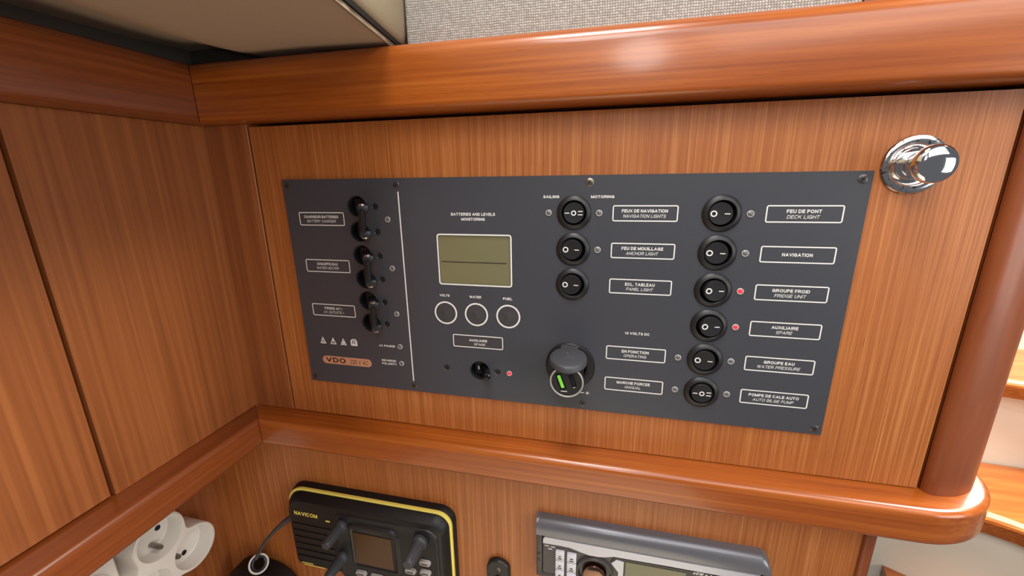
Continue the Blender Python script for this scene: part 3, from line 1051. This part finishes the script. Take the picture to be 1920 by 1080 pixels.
# ------------------------------------------------------------------ car stereo
cs = thing('car_stereo', 'silver and dark grey car stereo let into the instrument board', 'stereo', (42, 10, -346))
# frame: thick rolled top, slim sides and bottom
pr = [(10, -286.6), (7.5, -286.8), (4.2, -288.2), (1.6, -291.0), (0.2, -295), (-0.2, -299), (0.2, -302.6), (1.2, -303.2), (6, -303.2), (10, -303.2)]
b = B()
stations = [(-50.2, 0.0), (-49.2, 0.02), (-47.6, 0.0), (127.5, 0.0), (131.0, 0.12), (133.4, 0.35), (134.6, 0.62)]
b.loft([[(xx, y, -303.2 + (zz + 303.2) * (1 - t)) for y, zz in pr] for xx, t in stations])
b.build('frame_top', M['graphite'], cs)
for x0, x1 in ((-50.2, -45.2), (129.6, 134.6)):
    B().box(x0, x1, 1.4, 10, -346, -303.2, 0.6).build('frame_side', M['dark_grey'], cs)
B().box(-50.2, 134.6, 1.4, 10, -349, -345.4, 0.8).build('frame_bottom', M['dark_grey'], cs)
face = B().plate([rrect(-44.4, 128.9, -345, -303.7, 2.5, 5)], 2.2, 12).build('front_face', M['dark_grey'], cs)
strip = [(-44.2, -309.0), (-44.0, -306.0), (-42.4, -304.2), (40, -304.5), (128, -304.9), (128.6, -308), (128.4, -311.2), (60, -311.3), (16, -311.9), (9, -314.2), (3.5, -315.2), (-4, -315.2), (-11, -313.6), (-21, -310.9), (-30, -310.6), (-44.2, -310.9)]
B().plate([strip], 0.6, 2.6).build('silver_band', M['silver'], cs)
B().plate([[(17, -313.5), (128, -312.8), (128, -345), (24, -345), (14, -319)]], 1.6, 2.4).build('display_window', M['gloss'], cs)
B().box(26.4, 74, 1.2, 1.9, -341, -315.9).build('display', M['lcd'], cs)['label'] = 'greyish stereo screen'
text('40W x 4', 86.4, -314.2, 1.5, 2.9, M['print'], cs, italic=True, width=14.5)
B().plate([[(14.6, -319.6), (18.6, -315.2), (24.8, -316), (24.8, -345), (20, -345), (20.8, -328)]], 0.9, 2.0).build('grey_wedge', M['silver'], cs)
for j in range(4):
    za = -316.6 - j * 10.4
    for x0, x1, dz in ((-33.0, -25.2, 0), (-23.0, -14.8, -0.5)):
        kb = B().box(x0, x1, -0.6, 3, za - 9.2 + dz, za + dz, 0.6).build('key', M['white_key'], cs)
        B().box(x0 + 2.2, x1 - 2.2, -0.75, -0.5, za - 7.4 + dz, za - 6.4 + dz).box(x0 + 2.8, x1 - 2.8, -0.75, -0.5, za - 5.2 + dz, za - 4.0 + dz).build('key_print', M['key_ink'], kb)
for dx, dz in ((-41, -314.5), (-35.5, -314.9), (-38, -317.5)):
    B().box(dx - 1.8, dx + 1.8, 1.95, 2.3, dz - 0.5, dz + 0.5).build('face_print', M['silver'], cs)
kn = B().lathe((0.9, 0, -333), [(16.0, 2.4), (16.0, 0.6), (15.4, -0.6), (14.4, -0.8), (13.8, 0.2), (13.5, 4), (10.8, 5)], 48, close=False).build('volume_ring', M['dark_grey'], cs)
B().lathe((0.9, 0, -333), [(13.7, 5), (12, 3), (10.4, 2.4), (10.2, -1.5), (9.6, -3.2), (7.0, -4.2), (0, -4.6)], 40).build('volume_knob', M['bronze'], kn)
B().plate([circ(-47.9, -323.6, 1.5, 14), circ(-47.9, -323.6, 0.9, 14)], 1.3, 1.5).box(-49.0, -48.5, 1.3, 1.5, -332.5, -328).box(-47.3, -46.8, 1.3, 1.5, -332.5, -328).build('release_slot', M['cross'], cs)

# microphone hanger
mh = thing('microphone_hanger', 'small black microphone hanger screwed between radio and stereo', 'hanger', (-87.5, 10, -356))
hang = lambda g, y: at_y(rrect(-98.6 + g, -76.4 - g, -392 + g, -346.5 - g, (4, 4, 11 - g, 11 - g), 8), y)
B().loft([hang(0, 10), hang(0, 6.5), hang(1.2, 5.2)]).build('plate', M['plastic'], mh)
B().plate([[(-90.5, -392), (-84.5, -392), (-84.5, -366)] + [(-87.5 + 3 * math.cos(math.radians(a)), -366 + 3 * math.sin(math.radians(a))) for a in range(0, 181, 20)] + [(-90.5, -392)][:0]], 4.6, 5.4).build('slot', M['cross'], mh)
b = screw_mesh(2.6, 0.8)
for v in b.bm.verts:
    v.co += Vector((-87.5, 5.2, -357))
b.build('screw', [M['screw_steel'], M['cross']], mh, (-87.5, 5.2, -357))

# ------------------------------------------------------------------ white multi-socket block on the left return
ws = thing('socket_block', 'white lobed triple socket adapter under the left rail', 'power socket', (-414, -62, -332))
CUPS = [((-66.3, -313.0), 0), ((-41.3, -349.0), 90), ((-84.5, -357.0), 200)]


def hull_lobes():
    """Outline of three lobes joined by shallow waists."""
    pts = []
    cen = [c for c, _ in CUPS]
    gx = sum(c[0] for c in cen) / 3
    gz = sum(c[1] for c in cen) / 3
    for i in range(96):
        a = 2 * math.pi * i / 96
        dx, dz = math.cos(a), math.sin(a)
        best = 26.5
        for c in cen:
            ox, oz = c[0] - gx, c[1] - gz
            t = ox * dx + oz * dz
            d2 = ox * ox + oz * oz - t * t
            if d2 < 22.5 ** 2 and t > 0:
                best = max(best, t + math.sqrt(22.5 ** 2 - d2))
        pts.append([gx, gz, best, dx, dz])
    rad = [p[2] for p in pts]
    for _ in range(3):
        rad = [(rad[i - 1] + 2 * rad[i] + rad[(i + 1) % 96]) / 4 for i in range(96)]
    return [(p[0] + p[3] * r, p[1] + p[4] * r) for p, r in zip(pts, rad)], (gx, gz)


ol, (gx, gz) = hull_lobes()
b = B()
sh = lambda s: [(gx + (p[0] - gx) * s, gz + (p[1] - gz) * s) for p in ol]
holes3 = [circ(c[0], c[1], 19.6, 40) for c, _ in CUPS]
outer = sh(0.965)
flat = [outer] + holes3
tris = tessellate_polygon([[Vector((p[0], p[1], 0)) for p in l] for l in flat])
vs = [b.v((-385, p[0], p[1])) for l in flat for p in l]
for t in tris:
    b.face([vs[i] for i in t])
ring1 = vs[:96]
prev = ring1
for s, xx in ((0.988, -385.7), (1.0, -388), (1.0, -414)):
    cur = [b.v((xx, p[0], p[1])) for p in sh(s)]
    for i in range(96):
        j = (i + 1) % 96
        b.face([prev[i], prev[j], cur[j], cur[i]])
    prev = cur
k = 96
for h in holes3:
    top_ = vs[k:k + 40]
    pv = top_
    cx = sum(p[0] for p in h) / 40
    cz = sum(p[1] for p in h) / 40
    for s, xx in ((0.975, -386.0), (0.94, -401.2), (0.90, -402)):
        cur = [b.v((xx, cx + (p[0] - cx) * s, cz + (p[1] - cz) * s)) for p in h]
        for i in range(40):
            j = (i + 1) % 40
            b.face([pv[i], pv[j], cur[j], cur[i]])
        pv = cur
    b.face(pv)
    k += 40
b.build('housing', M['white_plastic'], ws)
for (c, rot) in CUPS:
    a = math.radians(rot)
    ux, uz = math.sin(a), -math.cos(a)            # direction of the earth pin from the cup centre
    px, pz = c[0] + (1.0 if rot == 0 else 0) - (-ux) * 0 + ux * -0 + (-12.5 if rot == 90 else 12.5 * ux), c[1] + 12.5 * uz
    B().lathe((0, px, pz), [(2.4, -402), (2.4, -390.5), (1.6, -388.8), (0, -388.4)], 16, 'x').build('earth_pin', M['nickel'], ws)
    hx, hz = (1, 0) if rot != 90 else (0, 1)
    for s in (-9.6, 9.6):
        B().lathe((0, c[0] + hx * s, c[1] + hz * s - 1.5), [(2.5, -402), (2.5, -401.6), (0, -401.6)], 16, 'x').build('contact_hole', M['cross'], ws)
# second fitting beside it: a square white socket, mostly hidden
w2 = thing('wall_socket', 'square white socket left of the lobed adapter', 'power socket', (-414, -125, -330))
b = B()
lp = lambda g, xx: [(xx, p[0], p[1]) for p in rrect(-160 + g, -95.5 - g, -372 + g, -286 - g, 6, 5)]
b.loft([lp(0, -414), lp(0, -396), lp(1.5, -394.4)])
b.build('plate', M['white_plastic'], w2)
b = B().lathe((0, -123, -326), [(22, -394.6), (22, -393.2), (20.5, -393), (20, -394), (19, -394.3), (0, -394.3)], 40, 'x')
b.build('socket_rim', M['white_plastic'], w2)

# ------------------------------------------------------------------ microphone lead
ml = thing('microphone_lead', 'black radio lead that ends in a coil with a bright ring', 'cable', (-355, -6, -398))
p0 = Vector((-305, 4, -337))
path = [p0, Vector((-311, 2, -340.5)), Vector((-317, 0, -345)), Vector((-327, -3, -354)), Vector((-338, -6, -367)), Vector((-347, -8, -381)), Vector((-352.5, -9, -391))]
B().tube(path, [2.6, 2.9, 2.6, 1.9, 1.7, 1.8, 2.0], 12).build('lead', M['rubber'], ml)
ax = Vector((-0.42, 0.62, -0.60)).normalized()          # axis of the coil, away from the viewer
rc = Vector((-352, -8, -399))
u = ax.orthogonal().normalized()
w = ax.cross(u)
hel = []
for i in range(0, 3 * 24):
    t = 2 * math.pi * i / 24
    hel.append(rc + ax * (i * 0.13) + (u * math.cos(t) + w * math.sin(t)) * 6.6)
B().tube(hel, 1.9, 8).build('coil', M['plastic'], ml)
rg = [rc - ax * 0.4 + (u * math.cos(2 * math.pi * i / 40) + w * math.sin(2 * math.pi * i / 40)) * 9.0 for i in range(41)]
B().tube(rg, 1.0, 8, False).build('end_ring', M['white_plastic'], ml)['label'] = 'bright pale ring'
b = B()
mp_ = thing('hand_microphone', 'black hand microphone below the coiled lead', 'microphone', (-350, -5, -440))
mb = lambda g, y: at_y(rrect(-398 + g, -318 - g, -480 + g, -410 - g, (16, 16, 30, 26), 8), y)
B().loft([mb(3, 9.5), mb(0, 6), mb(0, -10), mb(4, -16)]).build('body', M['plastic_rough'], mp_)

# ------------------------------------------------------------------ tweed panel above the rail
tw = thing('tweed_backrest', 'grey tweed upholstered panel standing behind the top rail', 'cushion', (-5, 8, 72))
b = B().box(-143.6, 131, 8, 24, 70, 270, 3.0, 4)
b.build('upholstery', M['tweed'], tw)
b = B().box(131.5, 300, 9, 24, 70, 270)
structure(b.build('wall_upper_right', M['solid_z']))['label'] = 'dark wood upright right of the tweed panel'

# ------------------------------------------------------------------ chart table below the frame: its pale top is what the varnish mirrors
ct = thing('chart_table', 'pale topped chart table below the instrument board', 'table', (-100, -420, -680))
B().box(-410, 200, -800, -110, -660, -640, 4, 3).build('table_top', M['cream'], ct)
B().box(-400, 190, -780, -125, -760, -660, 2).build('drawer_case', M['solid_x'], ct)

# ------------------------------------------------------------------ companionway steps
cw = thing('companionway_steps', 'companionway steps with orange wooden treads and cream risers right of the post', 'stairs', (800, 480, -1000))


def tread(xl, front, yb, zt, th=26):
    """front: function x -> y of the bowed front edge; inlay strip follows it."""
    xs = [xl + (1150 - xl) * i / 24 for i in range(25)]
    o = [(x_, front(x_)) for x_ in xs] + [(1150, yb - 40), (xl, yb)]
    b = B().plate([o], zt - th, zt, 'z')
    t = b.build('tread', M['tread_wood'], cw, (xl, yb, zt))
    s = [(x_, front(x_) + 10) for x_ in xs] + [(x_, front(x_) + 30) for x_ in reversed(xs)]
    B().plate([s], zt - 0.2, zt + 0.8, 'z').build('tread_inlay', M['strip'], t)
    n = [(x_, front(x_) - 2.5) for x_ in xs] + [(x_, front(x_) + 1) for x_ in reversed(xs)]
    B().plate([n], zt - th, zt - 3, 'z').build('nosing', M['solid_x'], t)
    return t


f2 = lambda x_: 487.6 - 0.30 * (x_ - 669) - 0.0035 * (x_ - 669) ** 2 * (1 if x_ < 760 else 0) - (0.0035 * 91 ** 2 + 0.637 * (x_ - 760) if x_ >= 760 else 0)
f1 = lambda x_: 640 - 0.25 * (x_ - 767) - 0.001 * (x_ - 767) ** 2
tread(560, lambda x_: max(f2(x_), 300), 682, -600)
tread(700, f1, 880, -405)
B().plate([[(440, 610), (540, 570), (588, 551), (621, 533), (669, 506), (760, 462), (1000, 350), (1150, 290), (1150, 320), (1000, 380), (669, 536), (588, 581), (440, 640)]], -1150, -626, 'z').build('riser', M['cream'], cw)
B().plate([[(560, 690), (1150, 640), (1150, 660), (560, 710)]], -640, -431, 'z').build('riser', M['cream'], cw)
B().plate([[(700, 875), (1150, 825), (1150, 845), (700, 895)]], -445, -215, 'z').build('riser', M['cream'], cw)
B().plate([[(588, 550.5), (577, 500), (570, 440), (700, 380), (900, 300), (900, 396), (760, 461), (669, 505.5), (621, 532.5)]], -821, -795, 'z').build('tread', M['solid_x'], cw)
